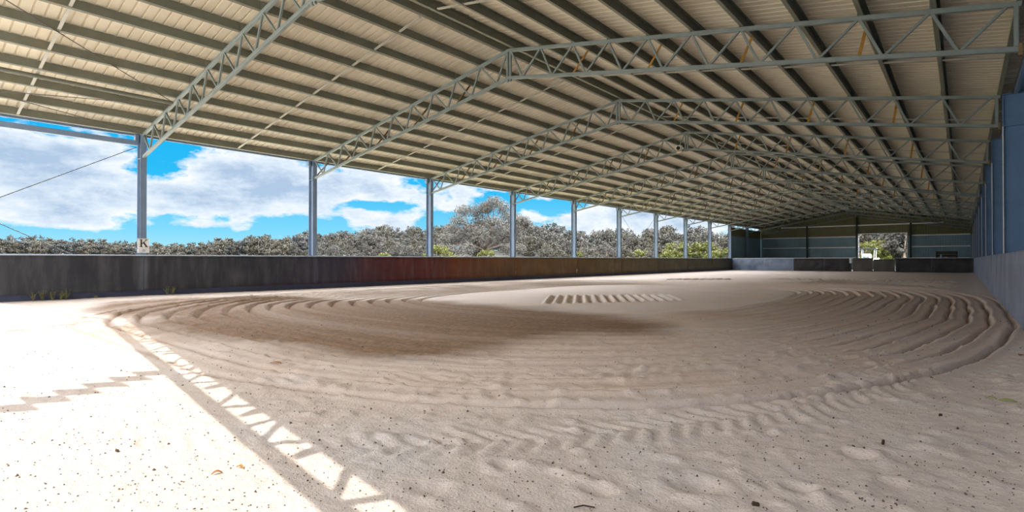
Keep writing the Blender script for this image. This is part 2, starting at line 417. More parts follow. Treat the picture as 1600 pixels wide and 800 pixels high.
# ------------------------------------------------------------------ roof trusses
def make_truss():
    r = empty('roof_truss', (0, 0, 0))
    for side in (-1, 1):
        x = lambda u: XM + side*u
        ue = 9.72
        L = LMB; 
        m = L(); m.rhs((x(0), 0, zt(0)), (x(9.86), 0, zt(9.86)), .08, .08); m.build('top_chord', M['truss'], r)
        m = L(); m.rhs((x(0), 0, zb(0)), (x(9.86), 0, zb(9.86)), .08, .08); m.build('bottom_chord', M['truss'], r)
        seq = [(0, 1)]
        nodes = [(0.06, zt(.06))]
        for i in range(10):
            nodes.append((BOTN[i], zb(BOTN[i]))); nodes.append((TOPN[i] if i < 9 else 9.72, zt(TOPN[i] if i < 9 else 9.72)))
        for (u0, z0), (u1, z1) in zip(nodes[:-1], nodes[1:]):
            d = Vector((u1-u0, 0, z1-z0)).normalized()*.04
            m = L(); m.rhs((x(u0+d.x), 0, z0+d.z), (x(u1-d.x), 0, z1-d.z), .045, .045, (0, 1, 0), .005); m.build('web_brace', M['truss'], r)
        m = L(); m.rhs((x(9.80), 0, zb(9.8)-.0), (x(9.80), 0, zt(9.8)), .06, .06); m.build('end_post', M['truss'], r)
        m = L(); m.rhs((x(.05), 0, zb(0)-.1), (x(.05), 0, zt(0)+.04), .06, .06); m.build('king_post', M['truss'], r)
        m = L(); m.box(min(x(9.82), x(9.86)), max(x(9.82), x(9.86)), -.05, .05, zb(9.84)-.09, zb(9.84)+.08); m.build('end_plate', M['brown_shade_fly'] if side > 0 else M['truss'], r)
        for u in TOPN[:-1]:
            m = L(); xx = x(u) - side*.012; m.box(xx-.006, xx+.006, -.05, .05, zt(u)+.03, zt(u)+.20); m.build('cleat', M['purlin'], r)
        for u in TOPN[1::2]:
            # fly brace from the bottom chord up to the purlin beyond
            m = L(); m.angle((x(u)+side*.0, .03, zb(u)+.03), (x(u)+side*.04, .66, zt(u)+.06), .055, .008, (1, 0, 0)); m.build('fly_brace', M['fly'] if side > 0 else M['brown_shade_fly'], r)
    return r
tr0 = make_truss()
TL = {0: 'roof truss at the open front edge of the shed',
      1: 'lattice roof truss landing on the column with the letter K sign'}
trusses = []
for i, y in enumerate(FY):
    t = tr0 if i == 0 else copy_tree(tr0)
    t.location = (0, y, 0)
    lab = TL.get(i) or ('%s lattice roof truss beyond the one at the letter K column' % ORD[i-2].capitalize() if i < 11 else
          ('roof truss in the dark bay behind the far kickboard' if i == 11 else 'roof truss against the far end wall'))
    tag(t, lab, 'truss', 'lattice roof trusses'); trusses.append(t)

# bridging rows half way along each bay, hung under the purlins
for i in range(12):
    y = 2.4 if i == 0 else (FY[i]+FY[i+1])/2
    for side, w in ((-1, 'left'), (1, 'right')):
        m = MB(); m.prism([(-.03,-.014),(.03,-.014),(.03,-.009),(.025,-.009),(.025,.014),(-.025,.014),(-.025,-.009),(-.03,-.009)], (XM+side*.3, y, zt(.3)+.068), (XM+side*9.86, y, zt(9.86)+.068))
        where = 'between the front and letter K trusses' if i == 0 else ('just beyond the letter K truss' if i == 1 else '%s bay beyond the letter K truss' % ORD[i-1])
        tag(m.build('purlin_bridging', M['bridge']), 'pale bridging bar across the %s slope purlins, %s' % (w, where), 'bridging bar', 'purlin bridging bars')

# strut tube and bracing rods in the first bay
XS = -16.35
us = XM - XS
m = MB(); m.tube((XS, FY[0]+.05, zt(us)+.0), (XS, FY[1]-.04, zt(us)+.0), .05, 12)
tag(m.build('strut_tube', M['purlin']), 'long steel strut tube between purlins of the first left bay', 'strut')
def rod(p, q, label, grp, r=.011):
    m = MB(); m.tube(p, q, r, 6); p = Vector(p); q = Vector(q); d = (q-p).normalized(); c = p + d*((q-p).length*.86)
    m.tube(c, c+d*.22, r*2.0, 6)       # turnbuckle
    return tag(m.build('brace_rod', M['rod']), label, 'brace rod', grp)
P = lambda u, y, dz=-.01: (XM-u, y, zt(u)+dz)
rod(P(us, FY[1]-.06, .03), P(1.2, FY[0]+.06, .03), 'thin roof brace rod rising from strut tube towards the ridge', 'roof brace rods')
rod(P(9.6, FY[1]-.06, -.02), P(us, FY[0]+.06, -.02), 'thin roof brace rod rising from the eave above letter K column', 'roof brace rods')
rod(P(us+.05, FY[1]-.06, -.055), P(9.6, FY[0]+.06, -.055), 'thin roof brace rod sloping down towards the near left eave', 'roof brace rods')
rod((XL+.02, FY[1]-.15, 4.5), (XL+.02, FY[0]+.05, .05), 'wall brace rod sloping down from top of letter K column', 'wall brace rods')
rod((XL-.03, FY[0]+.05, 4.45), (XL-.03, FY[1]-.15, .45), 'wall brace rod sloping down to foot of letter K column', 'wall brace rods')
rod((XL+.02, FY[6]+.1, 4.5), (XL+.02, FY[7]-.1, .3), 'wall brace rod sloping away down from the sixth open-side column', 'wall brace rods')
rod((XL-.03, FY[7]-.1, 4.5), (XL-.03, FY[6]+.1, .3), 'wall brace rod sloping back down from the seventh open-side column', 'wall brace rods')
m = MB(); m.rhs((XL+.02, FY[0], 4.62), (XL+.02, FY[1]-.12, 4.62), .12, .15)
tag(m.build('eave_strut', M['column']), 'blue-grey beam below the eave, left of the letter K column', 'strut')

# ------------------------------------------------------------------ columns
def i_section(d, b, tf, tw):
    # a along Y (flange width b), other along X (depth d)
    return [(-d/2,-b/2),(-d/2+tf,-b/2),(-d/2+tf,-tw/2),(d/2-tf,-tw/2),(d/2-tf,-b/2),(d/2,-b/2),(d/2,b/2),(d/2-tf,b/2),(d/2-tf,tw/2),(-d/2+tf,tw/2),(-d/2+tf,b/2),(-d/2,b/2)]
def column(x, y, top, label, grp, depth=.31, flange=.165):
    cm = M['column'] if x < XM else M['column_right']
    e = empty('steel_column', (x, y, 0), label, 'column', grp)
    m = LMB(); loop = i_section(depth, flange, .014, .010)
    n = len(loop); m.add([(a, b, -.15) for a, b in loop] + [(a, b, top) for a, b in loop], [(i, (i+1)%n, n+(i+1)%n, n+i) for i in range(n)] + [tuple(range(n-1,-1,-1)), tuple(range(n, 2*n))])
    m.build('shaft', cm, e)
    m = LMB(); m.box(-depth/2, depth/2, -flange/2-.012, flange/2+.012, top, top+.014); m.build('cap_plate', cm, e)
    s = 1 if x < XM else -1
    for zz in (zb(9.8)-.02, zb(9.8)+.06):
        pass
    m = LMB(); m.box(-depth/2+.014, depth/2-.014, -flange/2, flange/2, zb(9.8)-.045, zb(9.8)-.033); m.build('stiffener_plate', cm, e)
    if s < 0:
        m = LMB(); m.box(-depth/2-.006, -depth/2+.012, -flange/2-.022, -flange/2-.0005, 1.2, zb(9.8)-.05); m.build('edge_strip', M['girt'], e)
    if s > 0:
        m = LMB(); m.box(-depth/2-.0, -depth/2+.16, -flange/2-.09, -flange/2-.0, top-.2, top-.0); m.build('beam_bracket', cm, e)
    return e
for i, y in enumerate(FY[:12]):
    if i == 0: lab = 'steel column at the front corner of the open left side'
    elif i == 1: lab = 'blue-grey steel column carrying the letter K sign'
    elif i < 11: lab = '%s blue-grey steel column beyond the one with letter K' % ORD[i-2]
    else: lab = 'dark steel column at the side wall behind the far kickboard'
    column(XL-.0, y, zt(9.9)+.03, lab, 'columns along the open left side')
for i, y in enumerate(FY[:12]):
    if i < 2: lab = 'right-hand steel column in the %s' % ('front corner' if i == 0 else 'bay beside the camera, opposite letter K')
    else: lab = 'right-hand steel column above the kickboard, under the %s truss beyond letter K' % ORD[i-2]
    column(XR+.02+.2, y, zt(9.9)+.03, lab, 'columns along the right wall', .40, .17)

# letter sign K on the column
def letter_sign():
    yy = FY[1]; xf = XL + .155
    e = empty('letter_sign', (xf, yy, 1.42), 'small white letter K sign at the foot of the near column', 'sign')
    # faces the arena, +X
    p = LMB(); p.cham(.0, .012, -.15, .15, .02, .33, .005); p.build('plate', M['white'], e)
    k = LMB(); x0, x1 = .0125, .017
    # serif K, drawn in (y, z); viewed from +X, +Y runs to the right
    def quad(a): 
        k.add([(x0,)+q for q in a] + [(x1,)+q for q in a], [(0,1,2,3),(7,6,5,4),(0,4,5,1),(1,5,6,2),(2,6,7,3),(3,7,4,0)])
    quad([(-.075,.07),(-.04,.07),(-.04,.30),(-.075,.30)])
    quad([(-.10,.07),(-.015,.07),(-.015,.083),(-.10,.083)]); quad([(-.10,.287),(-.015,.287),(-.015,.30),(-.10,.30)])
    quad([(-.04,.16),(-.04,.185),(.075,.295),(.09,.285)]); quad([(.03,.287),(.105,.287),(.105,.30),(.03,.30)])
    quad([(-.012,.195),(.018,.222),(.105,.083),(.06,.083)]); quad([(.03,.07),(.12,.07),(.12,.083),(.03,.083)])
    k.build('letter', M['black'], e)
    b = LMB(); b.cham(.0, .03, -.15, .15, -.10, .018, .006); b.build('backing_board', M['white'], e)
    s = LMB(); s.cham(.03, .042, -.045, .045, -.075, .0, .004); s.build('small_plate', M['toprail'], e)
    return e
letter_sign()

# ------------------------------------------------------------------ kickboards
def wavy(m, p0, p1, z0, z1, amp, nx, nz, seed, nrm, lean=0.0):
    # a sheet of belting with gentle bulges, with thickness
    p0 = Vector(p0); p1 = Vector(p1); nrm = Vector(nrm); r = np.random.default_rng(seed)
    A = r.random((nx//3+3, 5))
    n0 = len(m.v)
    for t in (0, 1):
        for i in range(nx+1):
            for j in range(nz+1):
                a = i/nx; b = j/nz
                fx = a*(A.shape[0]-2); xi = int(fx); ff = fx-xi; ff = ff*ff*(3-2*ff); fz = b*3.999; zi = int(fz); gz = fz-zi
                v = (A[xi,zi]*(1-ff)+A[min(xi+1,A.shape[0]-1),zi]*ff)*(1-gz) + (A[xi,zi+1]*(1-ff)+A[min(xi+1,A.shape[0]-1),zi+1]*ff)*gz
                v *= math.sin(PI*min(1, b*1.0+.08))**.6 if b < 1 else 0
                p = p0.lerp(p1, a) + nrm*(amp*v - t*.012 - lean*b); m.v.append((p.x, p.y, z0+(z1-z0)*b))
    s = (nx+1)*(nz+1)
    for i in range(nx):
        for j in range(nz):
            a = n0+i*(nz+1)+j; q = (a, a+nz+1, a+nz+2, a+1); m.f.append(q); m.f.append(tuple(s+k for k in q[::-1]))
    for i in range(nx):
        for j in (0, nz):
            a = n0+i*(nz+1)+j; b = a+nz+1; m.f.append((a, b, b+s, a+s))
    for i in (0, nx):
        for j in range(nz):
            a = n0+i*(nz+1)+j; m.f.append((a, a+1, a+1+s, a+s))
ZT = 1.256
# left
XB = XL + .19
kb = empty('kickboard', (XB, 5, 0), 'long dark rubber kickboard along the open left side of the arena', 'kickboard', 'arena kickboards')
ends = [Y_FRONT+.1] + FY[1:11]
for i in range(10):
    y0, y1 = ends[i]+.004, ends[i+1]-.004
    if i == 9: y1 = Y_BOARD-.02
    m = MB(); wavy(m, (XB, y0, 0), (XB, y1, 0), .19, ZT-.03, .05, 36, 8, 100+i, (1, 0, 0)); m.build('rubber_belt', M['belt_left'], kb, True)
m = MB(); m.box(XB-.06, XB-.025, Y_FRONT+.1, Y_BOARD, -.1, .26); m.build('base_board', M['baseboard'], kb)
m = MB(); m.rhs((XB-.03, Y_FRONT+.1, ZT-.015), (XB-.03, Y_BOARD, ZT-.015), .06, .05, (0,0,1), .01); m.build('top_rail', M['toprail'], kb)
# right
XK = XR + .015
kb = empty('kickboard', (XK, 5, 0), 'dusty blue-grey rubber kickboard along the closed right wall', 'kickboard', 'arena kickboards')
rends = [Y_FRONT+.1, 3.0] + FY[2:11]
for i in range(10):
    y0, y1 = rends[i]+.003, rends[i+1]-.003
    if i == 9: y1 = Y_BOARD-.02
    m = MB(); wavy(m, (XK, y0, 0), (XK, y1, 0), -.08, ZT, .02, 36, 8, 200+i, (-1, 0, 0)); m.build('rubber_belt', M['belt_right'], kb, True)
m = MB(); m.box(XK+.015, XK+.05, Y_FRONT+.1, Y_BOARD, ZT-.03, ZT+.0); m.build('top_rail', M['toprail'], kb)
# far end, left part
kb = empty('kickboard', (-13, Y_BOARD, 0), 'far kickboard left of the gate, covered in sagging blue-grey rubber', 'kickboard', 'arena kickboards')
for i, (a, b2, mt) in enumerate(((-18.85, -15.6, 'belt_end'), (-15.59, -12.9, 'belt_end'), (-12.89, -10.2, 'belt_dark'), (-10.19, -8.0, 'belt_dark'))):
    m = MB(); wavy(m, (a, Y_BOARD, 0), (b2, Y_BOARD, 0), -.05, ZT-.02, .12, 24, 8, 300+i, (0, -1, 0)); m.build('rubber_belt', M[mt], kb, True)
m = MB(); m.rhs((-18.85, Y_BOARD+.03, ZT-.0), (-8.0, Y_BOARD+.03, ZT-.0), .05, .05); m.build('top_rail', M['girt'], kb)
for x in (-15.6, -12.9, -10.2, -8.02):
    m = MB(); m.rhs((x, Y_BOARD+.06, -.15), (x, Y_BOARD+.06, ZT-.02), .06, .06); m.build('post', M['post'], kb)
# far end, right part
kb = empty('kickboard', (-2, Y_BOARD, 0), 'black far kickboard right of the gate, below the dark crate', 'kickboard', 'arena kickboards')
for i, (a, b2) in enumerate(((-4.62, -2.0), (-1.99, .68))):
    m = MB(); wavy(m, (a, Y_BOARD, 0), (b2, Y_BOARD, 0), -.05, ZT-.02, .08, 20, 8, 330+i, (0, -1, 0)); m.build('rubber_belt', M['belt_dark'], kb, True)
m = MB(); m.rhs((-4.62, Y_BOARD+.03, ZT), (.68, Y_BOARD+.03, ZT), .05, .05); m.build('top_rail', M['girt'], kb)
for x in (-4.6, -2.0, .62):
    m = MB(); m.rhs((x, Y_BOARD+.06, -.15), (x, Y_BOARD+.06, ZT-.02), .06, .06); m.build('post', M['post'], kb)
# gate leaves
for x0, x1, lab, h, s in ((-7.86, -6.30, 'left leaf of the low rubber-faced gate, before the tractor', ZT, 0), (-6.27, -4.66, 'right leaf of the low rubber-faced gate, before the sunny doorway', ZT-.12, 1)):
    g = empty('gate', ((x0+x1)/2, Y_BOARD, 0), lab, 'gate', 'gate leaves in the far kickboard')
    m = MB(); wavy(m, (x0, Y_BOARD-.02, 0), (x1, Y_BOARD-.02, 0), .03, h-.03, .05, 12, 8, 350+s, (0, -1, 0)); m.build('rubber_facing', M['gate'], g, True)
    m = MB()
    for a in (x0+.02, x1-.02): m.rhs((a, Y_BOARD+.03, .0), (a, Y_BOARD+.03, h), .05, .05)
    for zz in (.05, h-.02): m.rhs((x0, Y_BOARD+.03, zz), (x1, Y_BOARD+.03, zz), .05, .05)
    m.build('frame', M['post'], g)
m = MB(); m.cham(-8.14, -7.96, Y_BOARD-.14, Y_BOARD-.02, .78, 1.30, .02)
lt = tag(m.build('gate_latch', M['white']), 'white latch box on the far kickboard beside the gate', 'latch')
m = MB(); m.rhs((-8.02, Y_BOARD-.09, 1.22), (-7.62, Y_BOARD-.09, 1.34), .05, .05); m.build('latch_bar', M['white'], lt)

# ------------------------------------------------------------------ walls
def rib_wall(name, p0, p1, z0, z1, mat, holes=(), top=None, flip=False):
    # vertical ribbed sheet from p0 to p1; top(s) gives the height; holes = (s0, s1, zlow, zhigh)
    p0 = Vector((*p0, 0)); p1 = Vector((*p1, 0)); d = p1-p0; Ln = d.length; d.normalize(); nrm = Vector((-d.y, d.x, 0))
    cuts = set(); s = 0
    while s < Ln: cuts.update((round(min(s, Ln), 4), round(min(s+.150, Ln), 4), round(min(s+.165, Ln), 4), round(min(s+.185, Ln), 4))); s += .2
    cuts.add(round(Ln, 4))
    for h in holes: cuts.update((round(h[0], 4), round(h[1], 4)))
    cuts = sorted(cuts)
    def off(s): 
        t = s % .2
        return .028 if .158 < t < .192 else 0
    m = MB()
    for a, b in zip(cuts[:-1], cuts[1:]):
        if b-a < 1e-4: continue
        spans = [(z0, None)]
        for h in holes:
            if a >= h[0]-1e-6 and b <= h[1]+1e-6:
                spans = ([(z0, h[2])] if h[2] > z0 else []) + [(h[3], None)]
        for lo, hi in spans:
            ta = hi if hi is not None else (top(a) if top else z1); tb = hi if hi is not None else (top(b) if top else z1)
            pa = p0+d*a; pb = p0+d*b
            for t, rev in ((0, False), (.005, True)):
                oa = nrm*(off(a)+t); ob = nrm*(off(b)+t)
                q = [(pa.x+oa.x, pa.y+oa.y, lo), (pb.x+ob.x, pb.y+ob.y, lo), (pb.x+ob.x, pb.y+ob.y, tb), (pa.x+oa.x, pa.y+oa.y, ta)]
                m.add(q, [(0,1,2,3) if not rev else (3,2,1,0)])
    o = m.build(name, mat); return o
o = rib_wall('wall_right', (XR+.46, Y_END), (XR+.46, Y_FRONT), -.2, 5.02, M['walls']); tag(o, 'blue ribbed steel wall behind the right-hand columns', None, None, 'structure')
gab = lambda s: zs(s - HW - .45) - .02
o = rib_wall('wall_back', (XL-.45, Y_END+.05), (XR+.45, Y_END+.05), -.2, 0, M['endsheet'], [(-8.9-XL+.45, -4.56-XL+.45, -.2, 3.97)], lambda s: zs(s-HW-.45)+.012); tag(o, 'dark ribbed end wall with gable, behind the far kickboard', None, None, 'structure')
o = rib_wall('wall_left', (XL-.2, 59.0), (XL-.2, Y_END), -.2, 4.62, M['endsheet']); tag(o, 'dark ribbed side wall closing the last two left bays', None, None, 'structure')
# doorway jambs and header
m = MB(); y0, y1 = Y_END-.12, Y_END+.1
m.box(-8.98, -8.90, y0, y1, -.05, 4.03); m.box(-4.56, -4.48, y0, y1, -.05, 4.03); m.box(-8.9, -4.56, y0, y1, 3.97, 4.03)
tag(m.build('trim_1', M['girt']), 'pale metal frame around the big open doorway in the end wall', None, None, 'structure')
for x, lab in ((-14.02, 'dark end-wall post left of the doorway, in the wide wall bay'), (-9.06, 'dark end-wall post beside the tractor, under the ridge'), (-4.2, 'dark end-wall post right of the sunny doorway')):
    e = empty('end_wall_post', (x, Y_END-.3, 0), lab, 'post', 'end wall posts')
    m = LMB(); loop = i_section(.15, .25, .012, .01); n = 12
    h = zb(x-XM)-.02
    m.add([(a, b, -.05) for a, b in loop] + [(a, b, h) for a, b in loop], [(i, (i+1)%n, n+(i+1)%n, n+i) for i in range(n)] + [tuple(range(n-1,-1,-1)), tuple(range(n, 2*n))])
    m.build('shaft', M['post'], e)
    m = LMB(); m.box(-.11, .11, -.15, .15, -.01, .012); m.build('foot_plate', M['post'], e)
hts = ('lowest', 'second', 'third', 'topmost')
for k, z in enumerate((1.3, 2.5, 3.7, 4.95)):
    runs = [(XL+.1, -14.1), (-13.94, -9.14), (-4.12, XR-.1)] if k < 3 else [(XL+2.2, -14.1), (-13.94, -9.14), (-8.98, -4.28), (-4.12, XR-2.2)]
    for x0, x1 in runs:
        m = MB(); m.prism([(-.1,-.06),(.08,-.06),(.08,.06),(-.1,.06)][::1], (x0, Y_END-.13, z), (x1, Y_END-.13, z))
        at = 'in the left end-wall bay' if x1 < -14 else ('in the bay left of the tractor' if x1 < -9 else ('above the doorway' if x1 < -4.2 else 'in the right end-wall bay'))
        tag(m.build('girt', M['girt']), '%s pale horizontal girt %s' % (hts[k], at), 'girt', 'end wall girts')
# ------------------------------------------------------------------ world outside: terrain
PROF = [(-700,384),(-200,381),(0,379),(60,378),(150,381),(215,384),(270,388),(300,387),(330,381),(400,374),(430,377),(490,369),(560,363),(610,357),(650,361),(670,357),(700,354),(820,354),(870,357),(900,362),(960,361),(1000,364),(1050,358),(1100,362),(1140,361),(1250,360),(1340,352),(1420,352),(1600,352),(2300,372)]
DIST = [(-700,420),(0,430),(215,420),(300,330),(400,300),(480,250),(560,220),(670,190),(820,150),(1000,140),(1140,135),(1340,130),(1420,130),(2300,200)]
THGT = [(-700,8),(0,8),(215,8),(400,8.5),(560,8.5),(820,8.5),(1140,8.5),(1340,6.5),(2300,8)]
def lerp_tab(T, x):
    return float(np.interp(x, [a for a, _ in T], [b for _, b in T]))
def ridge(px):
    R = lerp_tab(DIST, px); d, ln = az_dir(px)
    top = CAMP.z + R/ln*(405.7-lerp_tab(PROF, px))/F
    return R, top - lerp_tab(THGT, px)*.88
def terrain_z(x, y):
    v = Vector((x, y, 0)); r = v.length
    if r < 30: return -.14
    d = v/r; a = d.dot(Vector((fwv.x, fwv.y, 0)).normalized()); b = d.dot(rtv)
    px = 800 + F*b/a if a > .3 else (-700 if b < 0 else 2300)
    px = max(-700, min(2300, px)); R, zr = ridge(px)
    r0 = 45 + 37*max(0, min(1, (px-1200)/80)); t = max(0, min(1, (r-r0)/(R-r0))); t = t*t*(3-2*t)
    z = -.14 + (zr+.14)*t
    if r > R: z -= min(6, (r-R)*.05)
    z += .35*math.sin(x*.11+1.3)*math.cos(y*.09)*min(1, (r-30)/60)
    return z
def make_ground():
    na, radii = 180, [0, 12, 24, 30, 38, 46, 56, 68, 82, 98, 116, 136, 160, 190, 225, 265, 310, 360, 420, 500, 620, 900]
    vs = [(0, 0, -.14)]; fs = []
    for r in radii[1:]:
        for i in range(na):
            a = 2*PI*i/na; x, y = r*math.cos(a), r*math.sin(a); vs.append((x, y, terrain_z(x, y)))
    for i in range(na): fs.append((0, 1+i, 1+(i+1)%na))
    for k in range(len(radii)-2):
        for i in range(na):
            j = (i+1)%na; b0 = 1+k*na; b1 = b0+na; fs.append((b0+i, b1+i, b1+j, b0+j))
    m, nt, b = new_mat('paddock'); v = pos(nt)
    n1 = noise(nt, v, .06, 5, .6); n2 = noise(nt, v, 1.5, 5, .7)
    c = ramp(nt, n1, [(.3, (.42, .38, .20)), (.5, (.50, .46, .22)), (.7, (.36, .38, .16))])
    c = mix(nt, math_n(nt, 'MULTIPLY', n2, .5), c, (.55, .48, .32))
    sep = N(nt, 'ShaderNodeSeparateXYZ'); nt.links.new(v, sep.inputs[0])
    r2 = N(nt, 'ShaderNodeVectorMath', operation='LENGTH'); 
    mp = N(nt, 'ShaderNodeMapping'); mp.inputs['Location'].default_value = (9, 20, 0); nt.links.new(v, mp.inputs[0]); nt.links.new(mp.outputs[0], r2.inputs[0])
    bounce_apron = ramp(nt, math_n(nt, 'DIVIDE', r2.outputs['Value'], 60), [(.45, 1.0), (.7, 0.0)])
    c = mix(nt, bounce_apron, c, (.66, .62, .56))  # pale unseen apron added out front to bounce sunlight into the shed
    r3 = N(nt, 'ShaderNodeVectorMath', operation='LENGTH'); nt.links.new(v, r3.inputs[0])
    scrub = ramp(nt, n2, [(.3, (.018, .020, .012)), (.7, (.036, .035, .024))])
    c = mix(nt, ramp(nt, math_n(nt, 'DIVIDE', r3.outputs['Value'], 200), [(.20, 0.0), (.30, 1.0)]), c, scrub)
    nt.links.new(c, b.inputs['Base Color']); b.inputs['Roughness'].default_value = .95
    bump(nt, b, n2, .5, .1)
    mm = MB(); mm.add(vs, fs); o = mm.build('ground', m, None, True)
    return tag(o, 'dry grass paddock rising to low bush-covered hills', None, None, 'structure')
make_ground()

# ------------------------------------------------------------------ trees
def leaf_mat(name, c0, c1, c2):
    m, nt, b = new_mat(name); 
    oi = N(nt, 'ShaderNodeObjectInfo'); g = N(nt, 'ShaderNodeNewGeometry')
    n1 = noise(nt, g.outputs['Position'], .55, 3, .6)
    c = ramp(nt, math_n(nt, 'ADD', math_n(nt, 'MULTIPLY', n1, .7), math_n(nt, 'MULTIPLY', oi.outputs['Random'], .3)), [(.3, c0), (.5, c1), (.7, c2)])
    c = mix(nt, math_n(nt, 'MULTIPLY', g.outputs['Random Per Island'], .45), c, c2)
    c = mix(nt, 1.0, c, (.82, .82, .82), 'MULTIPLY')
    nt.links.new(c, b.inputs['Base Color']); b.inputs['Roughness'].default_value = .55
    b.inputs['Specular IOR Level'].default_value = .35
    return m
M['leaf_grey'] = leaf_mat('gum_leaves_grey', (.05, .05, .042), (.08, .078, .066), (.14, .136, .122))
M['leaf_big'] = leaf_mat('gum_leaves_pale', (.075, .075, .062), (.125, .122, .104), (.21, .205, .19))
M['leaf_blue_haze'] = leaf_mat('gum_leaves_blue_haze', (.034, .04, .041), (.055, .062, .063), (.085, .09, .086))  # blue-grey gum leaf colour with distance haze put into it
M['leaf_olive'] = leaf_mat('gum_leaves_olive', (.05, .049, .036), (.076, .072, .052), (.12, .112, .085))
M['leaf_green'] = leaf_mat('bush_leaves_green', (.085, .10, .018), (.145, .162, .03), (.22, .23, .06))
M['bark_dark'] = metal('gum_bark_dark', (.085, .065, .055), .35, .85, 0, 2, ((.17, .135, .12), .6))
M['bark'] = metal('gum_bark', (.36, .28, .22), .3, .8, 0, 3, ((.6, .54, .48), .6))

def crown_mesh(name, H, W, n_cl, n_leaf, size, seed, base=.25, flat=.8):
    r = np.random.default_rng(seed); vs = []; fs = []
    cl = []
    for k in range(n_cl):
        for _ in range(40):
            p = r.uniform(-1, 1, 3)
            if p@p < 1 and p@p > .12: break
        hz = base*H + (p[2]*.5+.5)*(1-base)*H
        prof = math.sin(PI*min(1, max(0.08, (hz/H-base)/(1-base)*.86+.14)))**.55
        cl.append((p[0]*W/2*prof, p[1]*W/2*prof, hz, W*r.uniform(.09, .16)))
    for k in range(n_leaf):
        c = cl[r.integers(len(cl))]; d = r.normal(0, 1, 3); d /= np.linalg.norm(d)+1e-6
        p = np.array(c[:3]) + d*c[3]*r.uniform(.5, 1.05)*np.array([1, 1, .75])
        a = r.normal(0, 1, 3); a[2] -= .6; a /= np.linalg.norm(a); b = np.cross(a, d+r.normal(0, .5, 3)); b /= np.linalg.norm(b)+1e-6
        s = size*r.uniform(.6, 1.3); n0 = len(vs); w = s*.42; nn = np.cross(a, b)*s*.12
        # a leaf spray: a folded diamond of two triangles
        vs += [tuple(p-a*s), tuple(p+b*w+nn), tuple(p+a*s), tuple(p-b*w+nn)]; fs += [(n0, n0+1, n0+2), (n0, n0+2, n0+3)]
    return vs, fs, cl
def limb(m, pts, rad, n=7):
    for (p, q), (r0, r1) in zip(zip(pts[:-1], pts[1:]), zip(rad[:-1], rad[1:])): m.tube(p, q, r0, n, r1)
def make_tree(H, W, n_cl, n_leaf, size, seed, mat, parts=False, base=.25, label=None, cat='tree', group=None, name='gum_tree', limbs=5):
    vs, fs, cl = crown_mesh(name, H, W, n_cl, n_leaf, size, seed, base)
    r = random.Random(seed)
    t = MB(); t.local = True
    fork = (W*.02, 0, H*.28)
    t.tube((0, 0, -.5), fork, .022*H+.03, 8, .017*H+.02)
    for c in sorted(cl, key=lambda c: -c[2])[::max(1, len(cl)//limbs)]:
        mid = Vector(fork).lerp(Vector(c[:3]), .5) + Vector((r.uniform(-.05, .05)*W, r.uniform(-.05, .05)*W, -.02*H))
        limb(t, [fork, mid, Vector(c[:3])], [.014*H, .009*H, .004*H])
    if parts:
        e = empty(name); t.build('trunk', M['bark'], e, True)
        m = LMB(); m.add(vs, fs); m.build('crown', mat, e); 
        return tag(e, label, cat, group)
    m = MB(); m.add(vs, fs); nl = len(fs); m.add(t.v, t.f)
    o = m.build(name, mat); o.data.materials.append(M['bark'])
    mi = np.zeros(len(o.data.polygons), dtype=np.int32); mi[nl:] = 1; o.data.polygons.foreach_set('material_index', mi)
    return tag(o, label, cat, group)

def on_terrain(px, r, dz=0):
    d, _ = az_dir(px); p = d*r; return (p.x, p.y, terrain_z(p.x, p.y)+dz)

